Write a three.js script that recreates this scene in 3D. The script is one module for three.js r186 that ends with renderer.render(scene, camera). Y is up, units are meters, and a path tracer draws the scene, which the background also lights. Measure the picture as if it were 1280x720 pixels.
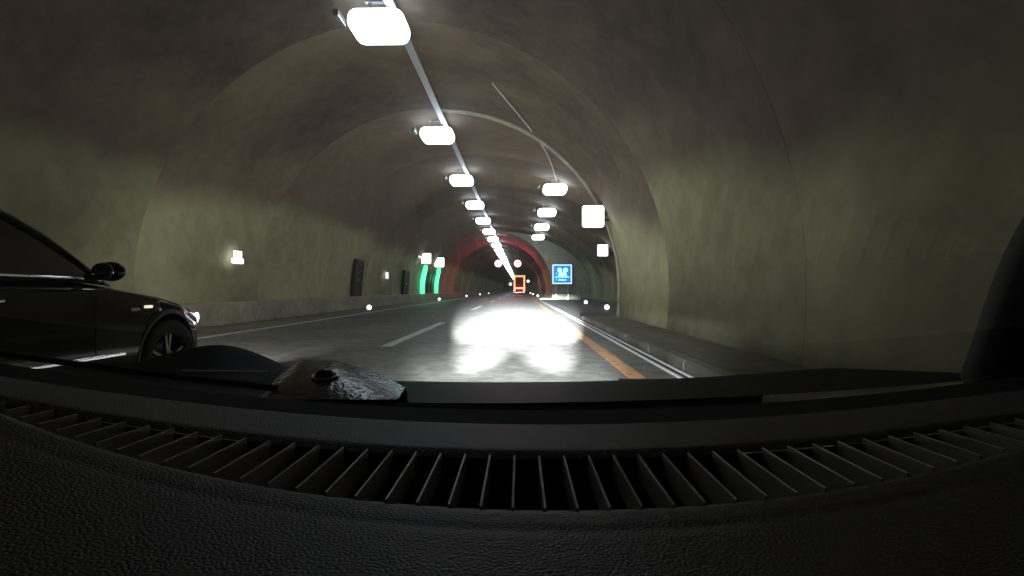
import * as THREE from 'three';
import { RoundedBoxGeometry } from 'three/addons/geometries/RoundedBoxGeometry.js';
import { mergeGeometries } from 'three/addons/utils/BufferGeometryUtils.js';
import { RectAreaLightUniformsLib } from 'three/addons/lights/RectAreaLightUniformsLib.js';

// ---------------------------------------------------------------- camera, sky, exposure
const scene = new THREE.Scene();
const EYE = 1.0;                                   // lens height above the carriageway
const camera = new THREE.PerspectiveCamera(60.05, 16 / 9, 0.02, 900);
camera.position.set(0, EYE, 0);
camera.rotation.order = 'YXZ';
camera.rotation.y = 0.0160;                        // the car looks a touch to the left of the tunnel axis
camera.rotation.x = 0.0032;
scene.background = new THREE.Color(0, 0, 0);       // deep inside a closed tunnel: no sky reaches it
const renderer = new THREE.WebGLRenderer({ antialias: true });
renderer.toneMapping = THREE.LinearToneMapping;
renderer.toneMappingExposure = 0.72;
renderer.shadowMap.enabled = true;
RectAreaLightUniformsLib.init();

// light strengths, tuned together
const LAMP = { face: 9.5, far: 18, area: 16, colour: [0.75, 0.86, 1.0] };
const HEADLIGHT = 85000;

// ---------------------------------------------------------------- helpers
let seed = 7;
const rnd = () => { seed = (seed * 16807) % 2147483647; return seed / 2147483647; };
const taken = {};
function numbered(n) { const k = taken[n] = (taken[n] ?? -1) + 1; return k ? n + '_' + String(k).padStart(3, '0') : n; }
function shadowed(m) { m.castShadow = m.receiveShadow = true; return m; }
function mesh(name, geo, mat, parent) { const m = shadowed(new THREE.Mesh(geo, mat)); m.name = name; parent.add(m); return m; }
function thing(name, label, category, pos = [0, 0, 0], group) {
  const g = new THREE.Group(); g.name = numbered(name); g.position.set(...pos); scene.add(g);
  g.userData = { label, category }; if (group) g.userData.group = group; return g;
}
function struct(name, geo, mat) { const m = mesh(numbered(name), geo, mat, scene); m.userData.kind = 'structure'; return m; }
function structGroup(name) { const g = new THREE.Group(); g.name = numbered(name); g.userData.kind = 'structure'; scene.add(g); return g; }
function copy(o, pos, label) { const c = o.clone(); c.name = numbered(o.name.replace(/_\d{3}$/, '')); c.userData = { ...o.userData }; if (label) c.userData.label = label; c.position.set(...pos); scene.add(c); return c; }
// grid surface: f(u, v) -> [x, y, z]
function surf(f, nu, nv, uvf) {
  const p = [], t = [], idx = [];
  for (let j = 0; j <= nv; j++) for (let i = 0; i <= nu; i++) {
    const u = i / nu, v = j / nv, q = f(u, v); p.push(...q); t.push(...(uvf ? uvf(u, v, q) : [q[0], q[2]]));
  }
  for (let j = 0; j < nv; j++) for (let i = 0; i < nu; i++) { const a = j * (nu + 1) + i, b = a + 1, c = a + nu + 1, d = c + 1; idx.push(a, b, d, a, d, c); }
  const g = new THREE.BufferGeometry();
  g.setAttribute('position', new THREE.Float32BufferAttribute(p, 3)); g.setAttribute('uv', new THREE.Float32BufferAttribute(t, 2)); g.setIndex(idx); g.computeVertexNormals();
  return g;
}
function box(w, h, d, x = 0, y = 0, z = 0, r = 0) {
  const g = r ? new RoundedBoxGeometry(w, h, d, 3, r) : new THREE.BoxGeometry(w, h, d); g.translate(x, y, z); return g;
}
function tube(pts, r, seg = 24, rad = 8, closed = false) { return new THREE.TubeGeometry(new THREE.CatmullRomCurve3(pts.map((p) => new THREE.Vector3(...p)), closed), seg, r, rad, closed); }
const merged = (list) => mergeGeometries(list.map((g) => { const k = g.index ? g.toNonIndexed() : g; for (const n of Object.keys(k.attributes)) if (!['position', 'normal', 'uv'].includes(n)) k.deleteAttribute(n); return k; }));
const smooth = (a, b, x) => { const t = Math.min(1, Math.max(0, (x - a) / (b - a))); return t * t * (3 - 2 * t); };
const lerp = (a, b, t) => a + (b - a) * t;
function interp(table, x) { if (x <= table[0][0]) return table[0][1]; for (let i = 1; i < table.length; i++) if (x <= table[i][0]) { const [a, p] = table[i - 1], [b, q] = table[i]; return lerp(p, q, (x - a) / (b - a)); } return table[table.length - 1][1]; }

// tileable value noise
function noiseField(n, cells, s) {
  seed = s; const g = new Float32Array(cells * cells).map(() => rnd()), o = new Float32Array(n * n);
  for (let y = 0; y < n; y++) for (let x = 0; x < n; x++) {
    const fx = x / n * cells, fy = y / n * cells, x0 = Math.floor(fx), y0 = Math.floor(fy), a = fx - x0, b = fy - y0, sx = a * a * (3 - 2 * a), sy = b * b * (3 - 2 * b);
    const at = (i, j) => g[(j % cells) * cells + (i % cells)];
    o[y * n + x] = lerp(lerp(at(x0, y0), at(x0 + 1, y0), sx), lerp(at(x0, y0 + 1), at(x0 + 1, y0 + 1), sx), sy);
  }
  return o;
}
function fbm(n, first, octaves, s, gain = 0.55) {
  const o = new Float32Array(n * n); let w = 1, total = 0;
  for (let k = 0; k < octaves; k++) { const f = noiseField(n, first << k, s + k * 31); for (let i = 0; i < o.length; i++) o[i] += w * f[i]; total += w; w *= gain; }
  for (let i = 0; i < o.length; i++) o[i] /= total;
  return o;
}
function texture(n, fn, srgb, metres) {
  const d = new Uint8Array(n * n * 4);
  for (let i = 0; i < n * n; i++) { const c = fn(i, i % n, Math.floor(i / n)); for (let k = 0; k < 3; k++) d[i * 4 + k] = Math.max(0, Math.min(255, Math.round((Array.isArray(c) ? c[k] : c) * 255))); d[i * 4 + 3] = 255; }
  const t = new THREE.DataTexture(d, n, n); t.wrapS = t.wrapT = THREE.RepeatWrapping; t.magFilter = THREE.LinearFilter; t.minFilter = THREE.LinearMipmapLinearFilter; t.generateMipmaps = true;
  if (srgb) t.colorSpace = THREE.SRGBColorSpace; t.repeat.set(1 / metres, 1 / metres); t.needsUpdate = true; return t;
}
const std = (o) => new THREE.MeshStandardMaterial(o), phy = (o) => new THREE.MeshPhysicalMaterial(o);
const rgb = (r, g, b) => new THREE.Color().setRGB(r, g, b);

// ---------------------------------------------------------------- materials
const N = 512, big = fbm(N, 3, 7, 11), streak = fbm(N, 6, 5, 91), fine = fbm(N, 40, 3, 5), soot = fbm(N, 2, 6, 47);
const concreteMap = texture(N, (i, x, y) => {
  const run = streak[Math.floor(y / 9) * N + x];                                     // drips run down the lining
  const v = 0.74 + 0.34 * (big[i] - 0.5) + 0.22 * (run - 0.5) + 0.16 * (fine[i] - 0.5), dirt = smooth(0.52, 0.72, soot[i]) * 0.22;
  return [v - dirt * 0.8, v - dirt, v - dirt * 1.15];
}, true, 9);
const concreteBump = texture(N, (i) => 0.6 * fine[i] + 0.4 * big[i], false, 3);
const plinthMap = texture(N, (i) => { const w = 0.86 + 0.30 * (big[i] - 0.5) + 0.22 * (fine[i] - 0.5); return [w, w, w * 0.98]; }, true, 5);
const roadMap = texture(N, (i, x, y) => { const w = 0.72 + 0.3 * (big[i] - 0.5) + 0.34 * (fine[i] - 0.5); return [w, w, w * 0.985]; }, true, 5);
const paintMap = texture(N, (i) => { const w = 0.93 + 0.10 * (big[i] - 0.5) + 0.16 * (fine[i] - 0.5) - 0.35 * smooth(0.66, 0.74, fine[i]); return [w, w, w]; }, true, 4);
const roadBump = texture(N, (i) => fine[i], false, 0.8);
const roadRough = texture(N, (i) => { const v = 0.62 + 0.35 * (big[i] - 0.5); return [v, v, v]; }, false, 7);
// lining: pale olive paint on the walls, sooty brown above a ragged edge, with a brown windscreen veil painted in; u along the bore (21 m), v round the arch
const LN = 1024, lw = fbm(LN, 4, 8, 211), lc = fbm(LN, 3, 4, 17), ls = fbm(LN, 12, 5, 77);
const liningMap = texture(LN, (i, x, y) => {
  const v = y / LN, up = Math.min(v + 0.03, 1 - v), ragged = up + 0.15 * (lc[i] - 0.5) + 0.06 * (lw[i] - 0.5), sootVeil = smooth(0.165, 0.215, ragged);
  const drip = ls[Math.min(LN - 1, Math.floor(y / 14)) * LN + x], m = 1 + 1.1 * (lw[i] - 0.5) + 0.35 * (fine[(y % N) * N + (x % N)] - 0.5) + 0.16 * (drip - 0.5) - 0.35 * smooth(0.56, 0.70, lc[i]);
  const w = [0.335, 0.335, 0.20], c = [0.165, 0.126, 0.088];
  return [0, 1, 2].map((k) => { const l = lerp(w[k], c[k], sootVeil) * m; return l <= 0.0031308 ? l * 12.92 : 1.055 * l ** (1 / 2.4) - 0.055; });
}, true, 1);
const liningBump = concreteBump.clone(); liningBump.repeat.set(5, 9); liningBump.needsUpdate = true;
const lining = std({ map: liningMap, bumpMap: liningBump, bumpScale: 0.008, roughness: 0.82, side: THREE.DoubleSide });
const plinthMat = std({ color: rgb(0.48, 0.465, 0.385), map: plinthMap, bumpMap: concreteBump, bumpScale: 0.003, roughness: 0.8 });
const roadMat = std({ color: rgb(0.38, 0.38, 0.37), map: roadMap, bumpMap: roadBump, bumpScale: 0.004, roughness: 1, roughnessMap: roadRough });
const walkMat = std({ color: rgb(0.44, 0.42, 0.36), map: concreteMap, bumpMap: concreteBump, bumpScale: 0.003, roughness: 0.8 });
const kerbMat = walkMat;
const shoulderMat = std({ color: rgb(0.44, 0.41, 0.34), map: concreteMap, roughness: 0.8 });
const whitePaint = std({ color: rgb(0.90, 0.90, 0.88), map: paintMap, roughness: 0.55 });
const orangePaint = std({ color: rgb(0.80, 0.45, 0.23), map: paintMap, roughness: 0.55 });
const steel = std({ color: rgb(0.62, 0.62, 0.60), roughness: 0.35, metalness: 0.9 });
const darkSteel = std({ color: rgb(0.06, 0.06, 0.065), roughness: 0.5, metalness: 0.6 });
const zinc = std({ color: rgb(0.45, 0.46, 0.47), roughness: 0.45, metalness: 0.7 });
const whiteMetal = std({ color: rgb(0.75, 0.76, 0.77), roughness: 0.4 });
const flareMetal = std({ color: rgb(0.5, 0.51, 0.53), roughness: 0.5, metalness: 0.3 });
const recessDark = std({ color: rgb(0.045, 0.05, 0.036), roughness: 0.7 });
const glow = (r, g, b) => std({ color: rgb(0.8, 0.8, 0.8), emissive: rgb(r, g, b), emissiveIntensity: 1, roughness: 0.4 });
const lampFace = glow(...LAMP.colour.map((c) => c * LAMP.face));
const lampFaceFar = glow(...LAMP.colour.map((c) => c * LAMP.far));
const signWhite = glow(3.4, 3.5, 3.6);

// ---------------------------------------------------------------- tunnel lining
const CX = -2.7, CY = 1.0, R = 6.0;                 // ordinary bore
const WX = CX, WA = 9.9, WB = R;              // widened bore with the lay-by on the right
const BAY0 = 16.4, BAY1 = 51, FAR = 262, BACK = -26;
const bore = (a) => [CX + R * Math.cos(a), CY + R * Math.sin(a)];
const wide = (a) => [WX + (a < Math.PI / 2 ? WA : R) * Math.cos(a), CY + WB * Math.sin(a)];
const A0 = -0.22;                                   // starts a little below the carriageway
// one cast segment: inner skin with chamfered joints at its edges, and a back 0.35 m behind it
function castSegment(profile, a0, a1, d0, d1, na) {
  const g = 0.02, T = 0.35;
  const shift = (a, out) => { const [x, y] = profile(a), l = Math.hypot(x - CX, y - CY); return [x + (x - CX) / l * out, y + (y - CY) / l * out]; };
  const rows = [d0, d0 + g, (d0 * 2 + d1) / 3, (d0 + d1 * 2) / 3, d1 - g, d1], off = rnd() * 7;
  const inner = surf((u, v) => {
    const j = Math.round(v * 5), [x, y] = shift(lerp(a0, a1, u), j === 0 || j === 5 ? 0.010 : 0);
    return [x, y, -rows[j]];
  }, na, 5, (u, v, q) => [-q[2] / 21 + off, u]);
  const outer = surf((u, v) => { const [x, y] = shift(lerp(a0, a1, u), T); return [x, y, -lerp(d0, d1, v)]; }, na, 1, (u, v, q) => [-q[2] / 21, u]);
  return merged([inner, outer]);
}
const tunnel = structGroup('tunnel_lining');
const A1 = Math.PI - A0;
function ringSet(profile, d0, d1, count) {
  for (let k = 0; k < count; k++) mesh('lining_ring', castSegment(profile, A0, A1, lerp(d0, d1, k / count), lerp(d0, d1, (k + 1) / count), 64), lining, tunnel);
}
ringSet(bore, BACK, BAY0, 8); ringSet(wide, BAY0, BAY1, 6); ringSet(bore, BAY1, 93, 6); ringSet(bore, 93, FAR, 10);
// bulkheads where the bore widens and narrows again
function bulkhead(d, th) {
  const s = new THREE.Shape(), n = 40;
  for (let i = 0; i <= n; i++) { const [x, y] = wide(lerp(A0, Math.PI / 2, i / n)); s[i ? 'lineTo' : 'moveTo'](x + 0.2 * (1 - i / n), y); }
  for (let i = n; i >= 0; i--) s.lineTo(...bore(lerp(A0, Math.PI / 2, i / n)));
  const g = new THREE.ExtrudeGeometry(s, { depth: th, bevelEnabled: true, bevelThickness: 0.03, bevelSize: 0.03, bevelSegments: 2 }); g.translate(0, 0, -d); return g;
}
mesh('bulkhead', bulkhead(BAY0 + 0.36, 0.3), plinthMat, tunnel);
mesh('bulkhead', bulkhead(BAY1 + 0.1, 0.42), plinthMat, tunnel);
for (const d of [BACK, FAR]) { const g = box(13, 8, 0.3, CX, 3.6, -d); mesh('end_wall', g, plinthMat, tunnel); }

// ---------------------------------------------------------------- carriageway
const road = struct('road', surf((u, v) => [lerp(-9.2, 7.6, u), 0, -lerp(BACK, FAR, v)], 6, 40), roadMat);
const strip = (x0, x1, d0, d1, y) => surf((u, v) => [lerp(x0, x1, u), y, -lerp(d0, d1, v)], 1, 12);
mesh('edge_line', strip(-6.69, -6.45, BACK, FAR, 0.004), whitePaint, road);
mesh('edge_line', strip(1.22, 1.42, BACK, FAR, 0.004), orangePaint, road).userData.label = 'orange edge line';
for (let d = -17.5; d < 200; d += 15.5) mesh('lane_dash', strip(-2.45, -2.25, d + 10.9 - 0.2, d + 10.9 + 6.2, 0.004), whitePaint, road);
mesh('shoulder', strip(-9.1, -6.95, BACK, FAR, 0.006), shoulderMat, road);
// slot drain beside the orange line: two steel lips and the slot
for (const x of [1.80, 1.93]) mesh('drain_lip', box(0.03, 0.03, FAR - BACK, x, 0.012, -(FAR + BACK) / 2), whiteMetal, road);
mesh('drain_slot', strip(1.812, 1.918, BACK, FAR, 0.005), darkSteel, road);
// raised walkways and the low plinth wall on the left
const kerbShape = (x0, x1, h, d0, d1) => { const s = new THREE.Shape(); s.moveTo(x0, -0.05); s.lineTo(x1, -0.05); s.lineTo(x1, h); s.lineTo(x0 + 0.03, h); s.lineTo(x0, h - 0.03); s.closePath(); const g = new THREE.ExtrudeGeometry(s, { depth: d1 - d0, bevelEnabled: false }); g.translate(0, 0, -d1); return g; };
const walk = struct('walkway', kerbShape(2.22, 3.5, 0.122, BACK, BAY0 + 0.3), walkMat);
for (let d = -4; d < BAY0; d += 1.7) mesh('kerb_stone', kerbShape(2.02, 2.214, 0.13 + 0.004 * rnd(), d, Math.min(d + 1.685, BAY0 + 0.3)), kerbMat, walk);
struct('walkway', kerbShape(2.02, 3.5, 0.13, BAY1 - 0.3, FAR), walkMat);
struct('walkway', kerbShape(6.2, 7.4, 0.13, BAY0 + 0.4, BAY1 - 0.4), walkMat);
const plinth = structGroup('plinth_wall');
for (let d = BACK; d < 110; d += 4) { const s = new THREE.Shape(); s.moveTo(-9.05, 0); s.lineTo(-8.38, 0); s.lineTo(-8.42, 0.60); s.lineTo(-8.46, 0.64); s.lineTo(-9.05, 0.64); s.closePath(); const g = new THREE.ExtrudeGeometry(s, { depth: 3.97, bevelEnabled: false }); g.translate(0, 0, -d - 3.985); mesh('plinth_block', g, plinthMat, plinth); }

// ---------------------------------------------------------------- ceiling lamps
function makeLamp(label, group) {
  const t = thing('ceiling_lamp', label, 'lamp', [0, 0, 0], group);
  // wide glass tray in a cast frame, held close under the lining by two stirrups
  mesh('lens', new RoundedBoxGeometry(1.16, 0.46, 0.90, 6, 0.21), lampFace, t);
  mesh('housing', box(0.50, 0.10, 0.30, 0, 0.26, 0, 0.03), zinc, t);
  mesh('bracket', merged([box(0.05, 0.24, 0.06, -0.20, 0.40, 0), box(0.05, 0.24, 0.06, 0.20, 0.40, 0), box(0.60, 0.03, 0.10, 0, 0.52, 0)]), zinc, t);
  mesh('ballast_box', box(0.12, 0.14, 0.46, -0.80, 0.14, 0.1, 0.02), steel, t);
  return t;
}
const lampRow = [];
for (let k = 0; k < 35; k++) lampRow.push([-2.92, 6.46, -(10.3 + 7.3 * k)]);
const lampGroup = 'tray lamps along the crown of the tunnel';
const lamp0 = makeLamp('white glass tray lamp in the row along the tunnel crown', lampGroup); lamp0.position.set(...lampRow[0]);
lampRow.slice(1).forEach((p, k) => { const c = copy(lamp0, p); if (k > 4) { c.children[0].material = lampFaceFar; c.userData.label = 'white glass tray lamp along the crown of the far bore'; c.userData.group = 'tray lamps along the far bore'; } });
const bayLamps = [24.3, 31.6, 39, 46.5].map((d) => [1.70, 5.88, -d]);
for (const p of bayLamps) { const c = copy(lamp0, p, 'white glass tray lamp above the lay-by'); c.userData.group = 'tray lamps above the lay-by'; }
function areaLamp(p, power, w = 0.4) {
  const l = new THREE.RectAreaLight(rgb(...LAMP.colour), power, w, w);
  const dir = new THREE.Vector3(0, -0.80, -0.60);
  l.position.set(...p).addScaledVector(dir, 0.40); l.lookAt(l.position.clone().add(dir)); l.name = 'lamp_light'; scene.add(l);
}
lampRow.slice(0, 6).forEach((p) => areaLamp(p, LAMP.area));
lampRow.slice(6, 14).forEach((p) => areaLamp(p, LAMP.area * 0.12));
bayLamps.forEach((p) => areaLamp(p, LAMP.area * 6));
// grey bar added in place of a lens-flare streak along the lamps
const flareBar = thing('flare_bar', 'long grey bar added for the light streak between the crown tray lamps', 'streak bar', [-2.66, 6.86, 0]);
for (let d = 4; d < 130; d += 7.1) mesh('flare_bar_length', box(0.20, 0.08, 7.06, 0, 0, -(d + 3.55), 0.015), flareMetal, flareBar);
const flareBar2 = thing('flare_streak', 'thin conduit added for a light streak on the ceiling towards the lay-by lamps', 'flare_tube');
mesh('flare_tube', tube([[-0.75, 6.60, -13.5], [0.45, 6.14, -16.4], [1.1, 6.22, -19.5], [1.72, 6.20, -23.6]], 0.022, 30, 8), whiteMetal, flareBar2);  // added tube standing in for a diagonal lens-flare streak

// ---------------------------------------------------------------- signs and fittings on the walls
function boxSign(name, label, pos, w, h, t, mat, cat = 'sign') {
  const s = thing(name, label, cat, pos);
  mesh('casing', box(w + 0.05, h + 0.05, t, 0, 0, -t / 2 - 0.012, 0.03), darkSteel, s);
  const f = new THREE.Shape(), r = Math.min(w, h) * 0.14, a = w / 2, b = h / 2;
  f.moveTo(-a + r, -b); f.lineTo(a - r, -b); f.quadraticCurveTo(a, -b, a, -b + r); f.lineTo(a, b - r); f.quadraticCurveTo(a, b, a - r, b); f.lineTo(-a + r, b); f.quadraticCurveTo(-a, b, -a, b - r); f.lineTo(-a, -b + r); f.quadraticCurveTo(-a, -b, -a + r, -b);
  const g = new THREE.ExtrudeGeometry(f, { depth: 0.02, bevelEnabled: false }); g.translate(0, 0, -0.014);
  mesh('lit_face', g, mat, s);
  return s;
}
const s1 = boxSign('lit_sign', 'large blank white illuminated box sign on the right end of the near tunnel wall', [2.33, 3.33, -15.9], 0.70, 0.70, 0.16, signWhite);
mesh('bracket', box(0.5, 0.06, 0.06, 0.45, 0.1, -0.1), darkSteel, s1); mesh('bracket', box(0.5, 0.06, 0.06, 0.45, -0.1, -0.1), darkSteel, s1);
const s2 = boxSign('lit_sign', 'small white illuminated box sign on the lay-by wall with dark brackets', [5.55, 3.63, -33.5], 0.70, 0.78, 0.2, signWhite);
mesh('bracket', box(1.2, 0.07, 0.07, 0.9, 0.2, -0.12), darkSteel, s2); mesh('bracket', box(1.2, 0.07, 0.07, 0.9, -0.2, -0.12), darkSteel, s2);
const s3 = boxSign('exit_sign', 'white illuminated box sign over the first green strip', [-7.68, 3.55, -40.7], 0.80, 0.86, 0.2, signWhite);
mesh('bracket', box(0.5, 0.06, 0.06, -0.55, 0, -0.1), darkSteel, s3);
const s4 = boxSign('exit_sign', 'white illuminated box sign over the second green strip', [-7.70, 3.6, -47.5], 0.92, 0.92, 0.2, signWhite);
mesh('bracket', box(0.5, 0.06, 0.06, -0.6, 0, -0.1), darkSteel, s4);
// added glowing box for the light the first exit sign spills on the wall
const wl = thing('spill_glow', 'yellowish glowing box added for light spilling from the exit sign', 'lamp', [-8.02, 3.62, -39.6]);
mesh('housing', box(0.14, 0.16, 0.9, -0.06, 0, 0, 0.03), zinc, wl); mesh('lens', box(0.06, 0.11, 0.8, 0.03, -0.02, 0, 0.025), glow(2.6, 2.4, 1.3), wl);

// emergency exit: a dark green panel between two luminous green ribs that follow the wall
const ex = thing('emergency_exit', 'emergency exit panel edged by two curved glowing green strips', 'emergency exit', [0, 0, 0]);
const greenGlow = glow(0.13, 1.5, 0.72);
function rib(d, y0, y1, proud, w) {
  const s = new THREE.Shape(), pts = []; const n = 14;
  const X = (y) => WX - R * Math.sqrt(1 - ((y - CY) / R) ** 2);
  for (let i = 0; i <= n; i++) { const y = lerp(y0, y1, i / n); pts.push([X(y) + proud - 0.22 * smooth(0.86, 1, i / n) * 0.6, y]); }
  pts.forEach((p, i) => s[i ? 'lineTo' : 'moveTo'](...p));
  for (let i = n; i >= 0; i--) { const y = lerp(y0, y1, i / n); s.lineTo(X(y) - 0.05, y); }
  s.closePath();
  const g = new THREE.ExtrudeGeometry(s, { depth: w, bevelEnabled: true, bevelThickness: 0.03, bevelSize: 0.03, bevelSegments: 2 }); g.translate(0, 0, -d - w); return g;
}
mesh('light_strip', rib(43.2, 0.66, 3.12, 0.36, 0.12), greenGlow, ex);
mesh('light_strip', rib(50.0, 0.66, 3.15, 0.42, 0.12), greenGlow, ex);
const greenPaint = std({ color: rgb(0.015, 0.10, 0.05), roughness: 0.6 });
mesh('door_panel', rib(43.5, 0.66, 3.0, 0.06, 6.4), greenPaint, ex);
mesh('door_frame', merged([rib(46.2, 0.66, 2.7, 0.12, 0.1), rib(47.9, 0.66, 2.7, 0.12, 0.1)]), darkSteel, ex);
for (const d of [43.1, 49.9]) { const l = new THREE.PointLight(rgb(0.1, 1, 0.5), 3.5); l.position.set(-7.75, 1.9, -d + 0.3); l.shadow.radius = 10; l.castShadow = true; l.name = 'strip_light'; scene.add(l); }

// dark panels on the left wall, painted dark in place of shaded recesses
function recessPanel(d, w, y0, y1, label) {
  const t = thing('recess_panel', label, 'door', [-8.60, y0, -d]);
  const lean = 0.085, tip = (g) => g.applyMatrix4(new THREE.Matrix4().makeRotationZ(-lean));
  const h = y1 - y0;
  mesh('panel_leaf', tip(box(0.12, h, w / 2 - 0.02, 0, h / 2, w / 4)), recessDark, t); mesh('panel_leaf', tip(box(0.12, h, w / 2 - 0.02, 0, h / 2, -w / 4)), recessDark, t);
  mesh('door_frame', tip(merged([box(0.18, 0.08, w + 0.16, 0, h + 0.04, 0), box(0.18, h, 0.07, 0, h / 2, w / 2 + 0.045), box(0.18, h, 0.07, 0, h / 2, -w / 2 - 0.045)])), darkSteel, t);
  mesh('handle', tip(box(0.05, 0.18, 0.03, 0.085, h * 0.48, 0.08)), zinc, t);
  return t;
}
recessPanel(26.0, 1.1, 0.64, 2.50, 'tall dark double panel in place of a recess in the left wall by the single wall plate');
recessPanel(37.0, 1.4, 0.64, 2.35, 'dark panel in place of a recess in the left wall just before the green strips');
// small lit wall plates
const plateA = thing('wall_marker', 'stepped white lit marker box alone on the near left wall', 'sign', [-8.42, 1.82, -14.7]);
mesh('lit_face', box(0.07, 0.22, 0.36, 0.02, 0.22, 0, 0.02), signWhite, plateA); mesh('lit_base', box(0.12, 0.15, 0.46, 0.03, 0.03, 0.02, 0.02), signWhite, plateA); mesh('ledge', box(0.16, 0.03, 0.46, 0.03, -0.09, 0, 0.008), zinc, plateA);
const plateB = thing('wall_marker', 'tiny white plate between the two dark recess panels', 'sign', [-8.44, 1.9, -31.5]);
mesh('lit_face', box(0.06, 0.42, 0.55, 0, 0, 0, 0.02), glow(1.3, 1.35, 1.3), plateB); mesh('ledge', box(0.08, 0.05, 0.6, 0, -0.26, 0), zinc, plateB);

// blue lay-by sign on the end wall
const cv = document.createElement('canvas'); cv.width = cv.height = 256; const c2 = cv.getContext('2d');
c2.fillStyle = '#1f86c4'; c2.fillRect(0, 0, 256, 256); c2.strokeStyle = '#e9fbff'; c2.lineWidth = 14; c2.strokeRect(9, 9, 238, 238);
c2.fillStyle = '#c8fbff'; c2.beginPath(); c2.arc(96, 74, 32, 0, 7); c2.arc(172, 74, 32, 0, 7); c2.fill();
c2.beginPath(); c2.moveTo(92, 90); c2.lineTo(176, 90); c2.lineTo(196, 160); c2.lineTo(74, 160); c2.closePath(); c2.fill();
c2.fillStyle = '#1f86c4'; c2.fillRect(126, 62, 14, 44);
c2.fillStyle = '#8ff3ee'; c2.fillRect(34, 156, 188, 20); c2.fillStyle = '#d8fdff'; c2.fillRect(78, 194, 104, 18); c2.fillStyle = '#57d7b8'; c2.fillRect(44, 104, 22, 34); c2.fillRect(40, 192, 24, 16);
const signTex = new THREE.CanvasTexture(cv); signTex.colorSpace = THREE.SRGBColorSpace;
const bay = thing('lay_by_sign', 'square blue and white illuminated sign at the end of the lay-by', 'sign', [4.25, 2.55, -50.3]);
mesh('sign_face', new THREE.PlaneGeometry(1.98, 1.98), std({ color: rgb(0.5, 0.5, 0.5), map: signTex, emissive: rgb(1.6, 1.6, 1.6), emissiveMap: signTex, roughness: 0.4 }), bay);
mesh('casing', box(2.08, 2.08, 0.14, 0, 0, -0.09, 0.03), zinc, bay); mesh('post', box(0.12, 1.6, 0.1, -0.6, -1.75, -0.1), zinc, bay); mesh('post', box(0.12, 1.6, 0.1, 0.6, -1.75, -0.1), zinc, bay);

// delineators: retroreflectors, their returned light put in as a glow
const delA = thing('delineator', 'white delineator with added glow on the left shoulder', 'delineator', [-7.2, 0, -23.7], 'delineators along the left shoulder');
mesh('post', new THREE.CylinderGeometry(0.035, 0.05, 0.12, 10).translate(0, 0.06, 0), darkSteel, delA);
mesh('head', new THREE.CylinderGeometry(0.15, 0.15, 0.05, 20).rotateX(Math.PI / 2).translate(0, 0.15, -0.02), darkSteel, delA);
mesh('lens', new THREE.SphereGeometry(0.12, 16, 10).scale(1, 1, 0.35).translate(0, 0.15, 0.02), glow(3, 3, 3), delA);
for (const d of [44.4, 67, 89.7, 115]) copy(delA, [-7.2, 0, -d]);
for (const [x, d] of [[4.1, 23.6], [4.35, 33], [4.5, 48]]) { const c = copy(delA, [x, 0.02, -d], 'white delineator with added glow along the edge of the lay-by'); c.userData.group = 'delineators along the lay-by'; }
for (const d of [58.5, 80, 101]) { const c = copy(delA, [2.1, 0.13, -d], 'white delineator with added glow on the right walkway beyond the lay-by'); c.userData.group = 'delineators on the right walkway'; }

// overhead red signal lamps in the far bore
const redGlow = glow(6, 1.8, 2.2);
function signal(x, label) {
  const t = thing('signal_lamp', label, 'signal lamp', [x, 4.3, -63]);
  mesh('housing', new THREE.CylinderGeometry(0.5, 0.46, 0.3, 28).rotateX(Math.PI / 2).translate(0, 0, -0.16), darkSteel, t);
  mesh('lens', new THREE.SphereGeometry(0.45, 24, 14).scale(1, 1, 0.3), redGlow, t);
  mesh('hanger', box(0.07, 2.2, 0.07, 0, 1.55, -0.16), darkSteel, t);
  const l = new THREE.PointLight(rgb(1, 0.09, 0.14), 20); l.position.set(x, 4.3, -62.6); l.shadow.radius = 12; l.castShadow = true; l.name = 'signal_light'; scene.add(l);
}
signal(-2.75, 'round red signal lamp hanging over the left lane in the far bore'); signal(-0.30, 'round red signal lamp hanging over the right lane in the far bore');

// ---------------------------------------------------------------- truck far ahead
const truck = thing('box_truck', 'small box truck far ahead with an orange framed rear', 'truck', [-0.1, 0, -86]);
const truckPaint = std({ color: rgb(0.10, 0.06, 0.035), roughness: 0.6 });
mesh('cargo_box', box(2.0, 2.5, 4.6, 0, 2.2, -2.4, 0.05), truckPaint, truck);
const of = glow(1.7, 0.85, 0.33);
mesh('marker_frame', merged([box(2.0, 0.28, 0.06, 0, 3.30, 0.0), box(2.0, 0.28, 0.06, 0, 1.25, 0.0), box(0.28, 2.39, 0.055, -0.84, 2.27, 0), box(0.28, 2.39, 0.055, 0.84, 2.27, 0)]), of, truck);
mesh('rear_door', box(0.62, 1.68, 0.05, -0.33, 2.27, -0.09), truckPaint, truck); mesh('rear_door', box(0.62, 1.68, 0.05, 0.33, 2.27, -0.09), truckPaint, truck);
mesh('cab', box(1.9, 1.7, 1.6, 0, 1.45, -5.7, 0.12), truckPaint, truck);
mesh('chassis', box(1.5, 0.3, 6.2, 0, 0.62, -3.2), darkSteel, truck); mesh('bumper', box(1.95, 0.18, 0.12, 0, 0.55, 0.05, 0.03), zinc, truck);
for (const x of [-0.85, 0.85]) { for (const z of [-1.2, -5.2]) mesh('wheel', new THREE.CylinderGeometry(0.4, 0.4, 0.24, 20).rotateZ(Math.PI / 2).translate(x, 0.4, z), std({ color: rgb(0.02, 0.02, 0.02), roughness: 0.9 }), truck); }
const tail = glow(9, 2.2, 2.2);
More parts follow.
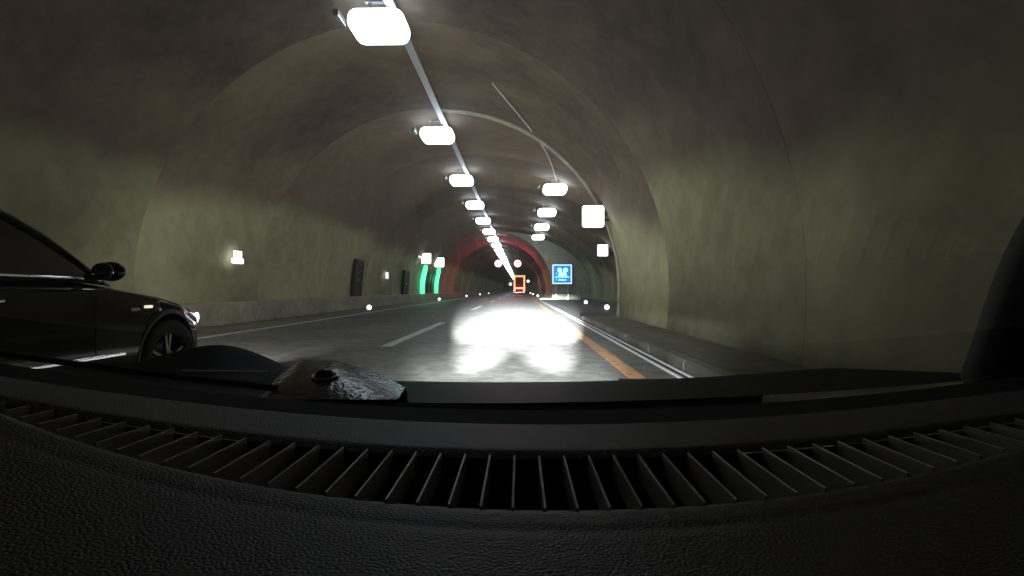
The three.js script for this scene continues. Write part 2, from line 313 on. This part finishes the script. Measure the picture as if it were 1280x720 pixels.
for (const x of [-0.82, 0.82]) mesh('tail_light', box(0.3, 0.2, 0.05, x, 0.86, 0.07, 0.02), tail, truck);
for (const [x, y] of [[-1.55, 1.95], [1.5, 2.45]]) mesh('side_lamp', new THREE.SphereGeometry(0.22, 14, 10).translate(x, y, -0.2), glow(5, 4.6, 4.2), truck), mesh('lamp_arm', box(0.6, 0.06, 0.06, x * 0.8, y, -0.25), darkSteel, truck);
{ const l = new THREE.PointLight(rgb(1, 0.12, 0.1), 12); l.position.set(-0.1, 0.9, -85.2); l.shadow.radius = 10; l.castShadow = true; l.name = 'tail_glow'; scene.add(l); }

// ---------------------------------------------------------------- black car in the next lane
const paint = phy({ color: rgb(0.004, 0.0045, 0.005), roughness: 0.10, specularIntensity: 0.6 });
const darkGlass = phy({ color: rgb(0.01, 0.012, 0.012), roughness: 0.04, clearcoat: 1, clearcoatRoughness: 0.02 });
const rubber = std({ color: rgb(0.012, 0.012, 0.012), roughness: 0.85 });
const blackPlastic = std({ color: rgb(0.012, 0.012, 0.013), roughness: 0.5 });
const chrome = std({ color: rgb(0.85, 0.86, 0.87), roughness: 0.12, metalness: 1 });
const carX = -4.03, noseD = 5.18;
const car = thing('black_car', 'glossy black car with chrome window trim passing in the left lane', 'car', [carX, 0, -noseD]); car.scale.set(1, 1.07, 1);
// local: x across (right side +), y up, z towards the tail (nose at z = 0)
const L = 4.5, archF = 0.74, archR = 3.45, archRad = 0.385;
const deckH = (s) => interp([[0, 0.62], [0.04, 0.70], [0.12, 0.765], [0.3, 0.82], [0.7, 0.90], [1.3, 0.985], [1.5, 1.0], [3.9, 1.03], [4.25, 1.02], [4.42, 0.95], [4.5, 0.80]], s);
const halfW = (s) => interp([[0, 0.46], [0.03, 0.58], [0.10, 0.70], [0.22, 0.79], [0.45, 0.86], [0.8, 0.895], [1.6, 0.90], [3.6, 0.90], [4.1, 0.87], [4.35, 0.80], [4.47, 0.66], [4.5, 0.56]], s);
const sill = (s) => interp([[0, 0.36], [0.1, 0.26], [0.5, 0.21], [4.0, 0.22], [4.4, 0.28], [4.5, 0.36]], s);
// cross-section outline from the right sill over the deck to the left sill; v in 0..1
function section(s, v) {
  const H = deckH(s), W = halfW(s), B = sill(s), k = v < 0.5 ? v * 2 : (1 - v) * 2, side = v < 0.5 ? 1 : -1;
  let x, y;
  if (k < 0.62) { const t = k / 0.62; y = lerp(B, H - 0.085, t); x = W * (0.955 + 0.045 * Math.sin(Math.PI * Math.min(1, t * 1.25)) ** 0.8 - 0.03 * smooth(0.75, 1, t)); if (t > 0.60 && t < 0.72) x += 0.010 * Math.sin((t - 0.60) / 0.12 * Math.PI); }
  else { const t = (k - 0.62) / 0.38, a = t * Math.PI / 2; const edge = W * 0.925; x = edge * Math.cos(a) ** 0.35 * (t >= 1 ? 0 : 1) * (1 - t * 0.0); x = edge * (1 - t ** 2.2); y = H - 0.085 + 0.085 * Math.sin(Math.min(1, t * 1.25) * Math.PI / 2) + 0.012 * smooth(0.3, 1, t); }
  return [x * side, y, s];
}
{
  const nu = 150, nv = 72, pos = [], uvs = [], idx = [];
  for (let j = 0; j <= nv; j++) for (let i = 0; i <= nu; i++) { const u = i / nu, s = L * (u < 0.2 ? u * u / 0.2 * 0.5 + u * 0.5 : u); const q = section(s, j / nv); pos.push(...q); uvs.push(q[2], q[1]); }
  for (let j = 0; j < nv; j++) for (let i = 0; i < nu; i++) {
    const a = j * (nu + 1) + i, b = a + 1, c = a + nu + 1, d = c + 1;
    const cy = (pos[a * 3 + 1] + pos[d * 3 + 1]) / 2, cs = (pos[a * 3 + 2] + pos[d * 3 + 2]) / 2;
    if (Math.hypot(cs - archF, cy - 0.35) < archRad || Math.hypot(cs - archR, cy - 0.35) < archRad) continue;
    idx.push(a, d, b, a, c, d);
  }
  const g = new THREE.BufferGeometry(); g.setAttribute('position', new THREE.Float32BufferAttribute(pos, 3)); g.setAttribute('uv', new THREE.Float32BufferAttribute(uvs, 2)); g.setIndex(idx); g.computeVertexNormals();
  const nose = surf((u, v) => { const p = section(0, lerp(0.02, 0.5, v) ), q = section(0, lerp(0.98, 0.5, v)); return [lerp(p[0], q[0], u), p[1], -0.03 * Math.sin(u * Math.PI)]; }, 10, 12);
  const tailG = surf((u, v) => { const p = section(L, lerp(0.02, 0.5, v)), q = section(L, lerp(0.98, 0.5, v)); return [lerp(p[0], q[0], u), p[1], L + 0.03 * Math.sin(u * Math.PI)]; }, 10, 12);
  mesh('body', merged([g, nose, tailG]), paint, car);
}
for (const s of [archF, archR]) for (const side of [1, -1]) {
  const pts = []; for (let i = 0; i <= 20; i++) { const a = lerp(-0.25, Math.PI + 0.25, i / 20), y = 0.35 + (archRad + 0.012) * Math.sin(a), ss = s + (archRad + 0.012) * Math.cos(a); pts.push([side * (halfW(Math.max(0.02, ss)) * 0.985 - 0.004), y, ss]); }
  mesh('wheel_arch', tube(pts, 0.024, 40, 8), blackPlastic, car);
}
// greenhouse
const roofAt = (s) => interp([[1.22, 1.0], [1.45, 1.17], [1.72, 1.36], [1.95, 1.475], [2.2, 1.535], [2.6, 1.56], [3.1, 1.54], [3.5, 1.46], [3.85, 1.28], [4.1, 1.03]], s);
const greenW = (s, t) => lerp(0.815, 0.615, smooth(0, 1, t) * 0.35 + t * 0.65) * interp([[1.22, 0.9], [1.8, 0.97], [2.4, 1], [3.4, 1], [4.1, 0.9]], s);
function houseAt(s, v) { const H = roofAt(s), base = Math.min(deckH(s) - 0.02, H - 0.01), k = v < 0.5 ? v * 2 : (1 - v) * 2, side = v < 0.5 ? 1 : -1; let x, y;
  if (k < 0.6) { const t = k / 0.6, full = (H - 0.07 - base) / 0.47; y = lerp(base, Math.max(base, H - 0.07), t); x = greenW(s, t * Math.min(1, Math.max(0, full))); }
  else { const t = (k - 0.6) / 0.4, e = greenW(s, Math.min(1, Math.max(0, (H - 0.07 - base) / 0.47))); x = e * (1 - t ** 2.4); y = Math.max(base, H - 0.07) + Math.min(0.07, H - base) * Math.sin(Math.min(1, t * 1.3) * Math.PI / 2); }
  return [x * side, y, s]; }
{
  const nu = 130, nv = 60, S0 = 1.22, S1 = 4.1, geos = { roof: [], glass: [] }, pos = [], uvs = [];
  for (let j = 0; j <= nv; j++) for (let i = 0; i <= nu; i++) { const q = houseAt(lerp(S0, S1, i / nu), j / nv); pos.push(...q); uvs.push(q[2], q[1]); }
  for (let j = 0; j < nv; j++) for (let i = 0; i < nu; i++) {
    const a = j * (nu + 1) + i, b = a + 1, c = a + nu + 1, d = c + 1, s = lerp(S0, S1, (i + 0.5) / nu), v = (j + 0.5) / nv, k = v < 0.5 ? v * 2 : (1 - v) * 2, H = roofAt(s), y = (pos[a * 3 + 1] + pos[d * 3 + 1]) / 2;
    const sideGlass = k < 0.55 && y > 1.02 && y < H - 0.105 && s > 1.4 && s < 3.75 && Math.abs(s - 2.62) > 0.05;
    const screen = k > 0.66 && (s < 1.95 || s > 3.55);
    (sideGlass || screen ? geos.glass : geos.roof).push(a, d, b, a, c, d);
  }
  for (const [name, part, mat] of [['roof', 'roof', paint], ['window', 'glass', darkGlass]]) { const g = new THREE.BufferGeometry(); g.setAttribute('position', new THREE.Float32BufferAttribute(pos, 3)); g.setAttribute('uv', new THREE.Float32BufferAttribute(uvs, 2)); g.setIndex(geos[part]); g.computeVertexNormals(); mesh(name, g, mat, car); }
}
for (const side of [1, -1]) {
  // chrome along the belt line and up the front pillar
  const belt = [], pillar = [];
  for (let i = 0; i <= 12; i++) { const s = lerp(1.34, 3.7, i / 12); belt.push([side * (greenW(s, 0) + 0.006), deckH(s) + 0.012, s]); }
  for (let i = 0; i <= 14; i++) { const s = lerp(1.36, 2.7, i / 14), q = houseAt(s, 0.27); pillar.push([side * (q[0] + 0.012), roofAt(s) - 0.075, s]); }
  mesh('belt_trim', tube(belt, 0.009, 40, 8), chrome, car); mesh('drip_rail', tube(pillar, 0.010, 40, 8), blackPlastic, car);
  mesh('sill_trim', box(0.02, 0.028, 1.75, side * 0.90, 0.46, 2.15, 0.008), chrome, car);
  const m = mesh('mirror', new THREE.SphereGeometry(0.095, 24, 16).scale(1.0, 0.72, 0.75).translate(side * 0.99, 1.06, 1.52), paint, car);
  mesh('mirror_arm', box(0.16, 0.045, 0.06, side * 0.88, 1.02, 1.52, 0.015), blackPlastic, m);
  mesh('mirror_glass', new THREE.SphereGeometry(0.085, 20, 10).scale(1, 0.7, 0.2).translate(side * 0.99, 1.06, 1.60), chrome, m);
  for (const ds of [1.50, 2.66, 3.30]) mesh('door_seam', tube(Array.from({ length: 12 }, (_, i) => { const q = section(ds + 0.05 * Math.sin(i / 3), lerp(0.02, 0.30, i / 11)); return [side * (q[0] + 0.0005), q[1], q[2]]; }), 0.0035, 24, 5), rubber, car);
  mesh('door_handle', box(0.035, 0.026, 0.17, side * 0.905, 0.87, 2.3, 0.012), chrome, car);
  mesh('door_handle', box(0.035, 0.026, 0.17, side * 0.905, 0.88, 3.1, 0.012), chrome, car);
  mesh('side_marker', box(0.02, 0.022, 0.085, side * 0.893, 0.80, 1.02, 0.008), std({ color: rgb(0.8, 0.7, 0.5), emissive: rgb(1.6, 1.4, 1.1), roughness: 0.2 }), car);
  mesh('fog_trim', box(0.14, 0.018, 0.02, side * 0.66, 0.34, 0.075, 0.006), chrome, car);
  // headlight wraps the front corner
  const hl = surf((u, v) => { const s = lerp(0.05, 0.42, u), hgt = deckH(s) - 0.095 - lerp(0, 0.115 - 0.05 * u, v); return [side * (halfW(s) * (0.965 + 0.012 * Math.sin(v * 3)) + 0.008), hgt, s - 0.01]; }, 14, 6);
  const lampPart = mesh('headlight', hl, phy({ color: rgb(0.5, 0.5, 0.5), roughness: 0.08, metalness: 0.7, clearcoat: 1, side: THREE.DoubleSide }), car);
  mesh('running_light', tube([[side * 0.60, 0.60, 0.04], [side * 0.685, 0.625, 0.09], [side * 0.745, 0.655, 0.155], [side * 0.775, 0.69, 0.20], [side * 0.79, 0.71, 0.235]], 0.014, 24, 8), glow(4.5, 4.6, 4.8), lampPart);
  const sp = new THREE.SpotLight(rgb(1, 0.96, 0.9), 60, 0, 0.6, 1); sp.position.set(carX + side * 0.62, 0.66, -noseD - 0.12); sp.target.position.set(carX + side * 0.62 - 3, 0.2, -noseD - 9); sp.castShadow = true; sp.name = 'car_headlight_beam'; scene.add(sp, sp.target);
}
mesh('grille', surf((u, v) => [lerp(-0.42, 0.42, u), lerp(0.40, 0.60, v), -0.045 - 0.012 * Math.sin(u * Math.PI)], 12, 4), blackPlastic, car);
mesh('plate', box(0.33, 0.165, 0.012, 0, 0.42, -0.066, 0.004), std({ color: rgb(0.7, 0.7, 0.68), roughness: 0.5 }), car);
mesh('floor_pan', box(1.6, 0.1, 4.2, 0, 0.28, 2.25), blackPlastic, car);
const tyreG = new THREE.LatheGeometry([[0.225, -0.10], [0.29, -0.115], [0.335, -0.10], [0.345, -0.06], [0.345, 0.06], [0.335, 0.10], [0.29, 0.115], [0.225, 0.10]].map((p) => new THREE.Vector2(...p)), 48).rotateZ(Math.PI / 2);
const rimParts = [new THREE.LatheGeometry([[0.232, -0.10], [0.215, -0.085], [0.205, -0.02], [0.205, 0.09], [0.232, 0.10]].map((p) => new THREE.Vector2(...p)), 40).rotateZ(Math.PI / 2), new THREE.CylinderGeometry(0.06, 0.07, 0.05, 20).rotateZ(Math.PI / 2).translate(0.075, 0, 0)];
for (let k = 0; k < 5; k++) for (const o of [-0.13, 0.13]) { const g = box(0.03, 0.17, 0.034, 0.07, 0.135, 0, 0.008); g.rotateX(k / 5 * Math.PI * 2 + o); rimParts.push(g); }
const rimG = merged(rimParts), alloy = std({ color: rgb(0.12, 0.115, 0.10), roughness: 0.35, metalness: 0.8 });
for (const s of [archF, archR]) for (const side of [1, -1]) { const t = mesh('wheel', tyreG, rubber, car); t.position.set(side * 0.78, 0.345, s); t.rotation.y = side > 0 ? 0 : Math.PI; mesh('rim', rimG, alloy, t); mesh('brake_disc', new THREE.CylinderGeometry(0.15, 0.15, 0.02, 24).rotateZ(Math.PI / 2), darkSteel, t); }
mesh('wheel_well', merged([archF, archR].flatMap((s) => [1, -1].map((sd) => new THREE.CylinderGeometry(0.39, 0.39, 0.30, 24, 1, true).rotateZ(Math.PI / 2).translate(sd * 0.70, 0.35, s)))), std({ color: rgb(0.008, 0.008, 0.008), roughness: 0.95, side: THREE.DoubleSide }), car);

// ---------------------------------------------------------------- our own car: dashboard, screen, bonnet, lamps
const own = thing('dashboard_car', 'dark car interior and bonnet that the view is taken from', 'car', [0, EYE, 0]);
// inside the group y is measured from the lens height
const GN = 512, leather = (() => {          // pebbled grain: cells of a jittered grid
  const cells = 46, h = new Float32Array(GN * GN), pts = []; seed = 321;
  for (let i = 0; i < cells * cells; i++) pts.push([rnd(), rnd(), rnd()]);
  for (let y = 0; y < GN; y++) for (let x = 0; x < GN; x++) {
    const fx = x / GN * cells, fy = y / GN * cells, ix = Math.floor(fx), iy = Math.floor(fy); let a = 9, b = 9;
    for (let j = -1; j <= 1; j++) for (let i = -1; i <= 1; i++) { const p = pts[((iy + j + cells) % cells) * cells + (ix + i + cells) % cells], d = Math.hypot(ix + i + p[0] - fx, iy + j + p[1] - fy); if (d < a) { b = a; a = d; } else if (d < b) b = d; }
    h[y * GN + x] = Math.min(1, (b - a) * 1.6);
  }
  return h;
})();
const grainBump = texture(GN, (i) => 0.75 * leather[i] + 0.25 * fine[i], false, 0.15);
const dashMat = std({ color: rgb(0.092, 0.094, 0.098), roughness: 0.55, bumpMap: grainBump, bumpScale: 0.0006, side: THREE.DoubleSide });
const dashSmooth = std({ color: rgb(0.085, 0.086, 0.088), roughness: 0.5, side: THREE.DoubleSide });
const fritMat = std({ color: rgb(0.012, 0.012, 0.012), roughness: 0.85, side: THREE.DoubleSide });   // black ceramic print on the glass
const kAt = (d) => interp([[0.0, 0.24], [0.35, 0.23], [0.456, 0.21], [0.563, 0.155], [0.63, 0.12]], d);
const X0 = 0.02;
const dashY = (x, d) => -0.150 + kAt(d) * (x - X0) ** 2 / (1 + 0.35 * (x - X0) ** 2);
const slotNear = (x) => 0.346 + 0.38 * (x - X0) ** 2, SLOT = 0.456, SX0 = -0.50, SX1 = 0.50;
const slotTop = (x) => Math.min(slotNear(x), SLOT);
// pad in front of the vent (with the pressed crease that follows it), and the strip behind it
const pad = surf((u, v) => { const x = lerp(-0.95, 0.85, u), e = slotTop(x), d = lerp(-0.02, e, v), c = e - d; let y = dashY(x, d); y += -0.0008 * Math.exp(-(((c - 0.034) / 0.006) ** 2)) - 0.55 * Math.max(0, 0.20 - d) ** 2 - 0.004 * Math.exp(-((c / 0.006) ** 2)); return [x, y, -d]; }, 140, 150);
const rear = surf((u, v) => { const x = lerp(-0.95, 0.85, u), d = lerp(SLOT, 0.568, v); return [x, dashY(x, d) - 0.005 * Math.exp(-(((d - SLOT) / 0.006) ** 2)) - 0.006 * smooth(0.555, 0.568, d), -d]; }, 120, 24);
const dash = mesh('dashboard', merged([pad, rear]), dashMat, own);
const lipD = 0.028;
const inSlot = (x) => slotNear(x) + lipD * Math.max(0, (SLOT - slotNear(x)) / (SLOT - 0.346));
mesh('vent_lip', surf((u, v) => { const x = lerp(SX0 - 0.03, SX1 + 0.03, u), d = lerp(slotTop(x), Math.min(inSlot(x), SLOT), v); return [x, dashY(x, d) - 0.0042 - 0.011 * v, -d]; }, 80, 4), dashSmooth, dash);
mesh('vent_recess', merged([
  surf((u, v) => { const x = lerp(SX0 - 0.03, SX1 + 0.03, u), d = Math.min(inSlot(x), SLOT) + 0.004 * v; return [x, dashY(x, d) - 0.0152 - 0.05 * v, -d]; }, 80, 2),
  surf((u, v) => { const x = lerp(SX0 - 0.03, SX1 + 0.03, u), d = lerp(Math.min(inSlot(x), SLOT) + 0.004, SLOT + 0.01, v); return [x, dashY(x, d) - 0.0652, -d]; }, 80, 2),
  surf((u, v) => { const x = lerp(SX0 - 0.03, SX1 + 0.03, u), d = SLOT + 0.01 - 0.01 * v; return [x, dashY(x, SLOT) - 0.065 * (1 - v) - 0.006, -d]; }, 80, 2)]), dashSmooth, dash);
const litSlatMat = std({ color: rgb(0.52, 0.52, 0.51), roughness: 0.35 });  // paler than the dash plastic: light on the slat edges put into the colour
for (let x = SX0; x <= SX1; x += 0.0225) {
  const d0 = slotNear(x) + 0.001, d1 = SLOT - 0.001; if (d1 - d0 < 0.008) continue;
  const n = 8, w = 0.0011, s = new THREE.Shape(); s.moveTo(d0, dashY(x, d0) - 0.004);
  for (let i = 0; i <= n; i++) { const d = lerp(d0, d1, i / n); s.lineTo(d, dashY(x, d) - 0.0018); }
  s.lineTo(d1, dashY(x, d1) - 0.022); s.lineTo(lerp(d0, d1, 0.3), dashY(x, d0) - 0.022); s.closePath();
  const g = new THREE.ExtrudeGeometry(s, { depth: w, bevelEnabled: true, bevelThickness: 0.0005, bevelSize: 0.0005, bevelSegments: 1 }); g.rotateY(Math.PI / 2); g.translate(x - w / 2, 0, 0);
  mesh('vent_slat', g, litSlatMat, dash);
}
// black printed border at the foot of the screen
const footY = (x) => -0.158 + 0.118 * (x - X0) ** 2;
mesh('screen_border', surf((u, v) => { const x = lerp(-1.0, 0.86, u), d = lerp(0.566, 0.655, v); return [x, lerp(dashY(x, 0.566) - 0.012, footY(x), v), -d]; }, 60, 4), fritMat, own);
// cowl and bonnet
const bonnetY = (x, d) => { const xc = x + 0.1; return interp([[0.62, -0.165], [0.75, -0.172], [1.2, -0.232], [1.55, -0.288], [1.66, -0.312], [1.72, -0.335], [1.76, -0.38], [1.78, -0.46]], d) + 0.062 * xc * xc * (1 - 0.45 * smooth(1.2, 1.7, d)) + 0.074 * Math.exp(-(((x + 0.72) / 0.13) ** 2) - (((d - 1.2) / 0.22) ** 2)) - 0.5 * Math.max(0, Math.abs(xc) - 0.84) ** 1.5; };
const ownPaint = phy({ color: rgb(0.010, 0.011, 0.011), roughness: 0.6, specularIntensity: 0.12, side: THREE.DoubleSide });
mesh('bonnet', surf((u, v) => { const x = lerp(-1.05, 0.85, u), d = lerp(0.76, 1.78, Math.pow(v, 0.8)); return [x, bonnetY(x, d), -d]; }, 110, 90), ownPaint, own);
mesh('cowl', surf((u, v) => { const x = lerp(-1.05, 0.85, u), d = lerp(0.645, 0.77, v); return [x, lerp(footY(x) - 0.004, bonnetY(x, 0.77) - 0.012, v), -d]; }, 60, 5), blackPlastic, own);
mesh('bonnet_glint', tube(Array.from({ length: 40 }, (_, i) => { const x = lerp(-0.95, 0.75, i / 39); return [x, bonnetY(x, 1.69) + 0.006, -1.69]; }), 0.004, 80, 8), whiteMetal, own);  // pale tube added as the highlight along the bonnet edge
// wiper pivot cover with its cap, an added pale highlight strip and the blade
const humpBump = texture(256, (i, x, y) => fine[(y * 2) * N + x * 2], false, 0.22);
const humpMat = std({ color: rgb(0.16, 0.16, 0.17), roughness: 0.2, bumpMap: humpBump, bumpScale: 0.0009, side: THREE.DoubleSide });
const humpFar = [[0, -0.372, -0.158, 0.70], [0.12, -0.388, -0.140, 0.79], [0.26, -0.375, -0.1205, 0.85], [0.45, -0.317, -0.1225, 0.855], [0.66, -0.258, -0.135, 0.84], [0.85, -0.212, -0.145, 0.81], [1, -0.178, -0.152, 0.77]];
const hf = (u, k) => interp(humpFar.map((r) => [r[0], r[k]]), u);
const humpAt = (u, v) => { const nx = lerp(-0.352, -0.166, u), t = Math.min(1, v / 0.8), lift = 0.006 * Math.sin(t * Math.PI) * Math.sin(u * Math.PI); if (v <= 0.8) return [lerp(nx, hf(u, 1), t), lerp(-0.1495, hf(u, 2), t) + lift, -lerp(0.675, hf(u, 3), t)]; const b = (v - 0.8) / 0.2; return [hf(u, 1), hf(u, 2) - 0.07 * b * b, -hf(u, 3) - 0.03 * b]; };
const wip = mesh('wiper_cover', surf(humpAt, 48, 30), humpMat, own);
const capAt = humpAt(0.42, 0.34);
mesh('pivot_cap', new THREE.LatheGeometry([[0, 0.012], [0.008, 0.011], [0.0125, 0.007], [0.014, 0.002], [0.014, -0.01]].map((p) => new THREE.Vector2(...p)), 28).translate(capAt[0], capAt[1], capAt[2]), std({ color: rgb(0.07, 0.07, 0.08), roughness: 0.2, metalness: 0.4 }), wip);
mesh('pivot_ring', new THREE.TorusGeometry(0.018, 0.002, 8, 32).rotateX(Math.PI / 2 + 0.12).translate(capAt[0], capAt[1] + 0.001, capAt[2]), steel, wip);
const stripBox = box(0.125, 0.003, 0.008, 0, 0, 0, 0.001); stripBox.rotateZ(-0.02); stripBox.rotateY(0.06); stripBox.translate(-0.44, -0.122, -0.735);
mesh('highlight_strip', stripBox, whiteMetal, own);  // pale strip put in for a bright highlight line on the bonnet
mesh('wiper_blade', tube([[-0.35, -0.142, -0.71], [-0.55, -0.128, -0.745], [-0.9, -0.085, -0.75]], 0.005, 30, 8), blackPlastic, own);
// windscreen, pillars, roof lining and the rear of the cabin
const glassMat = phy({ color: rgb(0.96, 0.98, 0.97), transmission: 1, thickness: 0, roughness: 0.03, ior: 1.5, side: THREE.DoubleSide });
mesh('windscreen', surf((u, v) => { const x = lerp(-0.98, 0.72, u); return [x * lerp(1, 0.86, v), lerp(footY(x) + 0.0, 0.34, v), -lerp(0.66, -0.12, v) - 0.0]; }, 24, 12), glassMat, own);
const trimMat = std({ color: rgb(0.02, 0.02, 0.02), roughness: 0.8, side: THREE.DoubleSide });
for (const s of [1, -1]) { const o = s > 0 ? [0.70, 0.622, 0.56] : [-1.02, -0.95, -0.88]; mesh('front_pillar', tube([[o[0], -0.14, -0.72], [o[1] + 0.028, 0.10, -0.555], [o[2] + 0.02, 0.34, -0.1]], 0.058, 24, 10), trimMat, own); }
mesh('roof_lining', box(1.7, 0.03, 1.9, -0.15, 0.37, 0.98), trimMat, own);
mesh('rear_panel', box(1.7, 1.2, 0.03, -0.15, -0.2, 1.9), trimMat, own);
mesh('door_trim', box(0.04, 0.7, 2.4, 0.76, -0.42, 0.75), trimMat, own); mesh('door_trim', box(0.04, 0.7, 2.4, -1.06, -0.42, 0.75), trimMat, own);
// our headlights, below the bonnet: an unseen plate added before each cuts off its upper light
for (const x of [-0.68, 0.52]) {
  const y = -0.48, h = mesh('headlight', new THREE.SphereGeometry(0.08, 20, 12).scale(1, 0.8, 0.5).translate(x, y, -1.82), glow(6, 6.2, 6.4), own);
  mesh('headlight_rim', new THREE.TorusGeometry(0.085, 0.012, 8, 28).scale(1, 0.8, 1).translate(x, y, -1.80), chrome, h);
  mesh('beam_blocker', box(0.24, 0.12, 0.01, x, y + 0.06 - 0.0016, -2.03), blackPlastic, h);
  const beam = (yaw, drop, power, angle) => { const s = new THREE.SpotLight(rgb(0.97, 0.99, 1), power, 0, angle, 1); s.position.set(x, EYE + y, -1.88); s.target.position.set(x + Math.tan(yaw) * 30, EYE + y - Math.tan(drop) * 30, -31.88); s.shadow.radius = 0.1; s.castShadow = true; s.name = 'headlight_beam'; scene.add(s, s.target); };
  for (const yaw of [-0.055, -0.022, 0.011, 0.044]) beam(-yaw * Math.sign(x), 0.014, HEADLIGHT, 0.062);
  beam(0.03 * Math.sign(-x), 0.06, 1200, 0.24); beam(0.02 * Math.sign(-x), 0.016, 17000, 0.125); beam(0, 0.10, 300, 0.5);
}
mesh('nose_panel', surf((u, v) => { const x = lerp(-1.0, 0.8, u); return [x, lerp(-0.46, -0.75, v), -1.78 - 0.04 * Math.sin(v * Math.PI)]; }, 30, 6), ownPaint, own);

renderer.render(scene, camera);
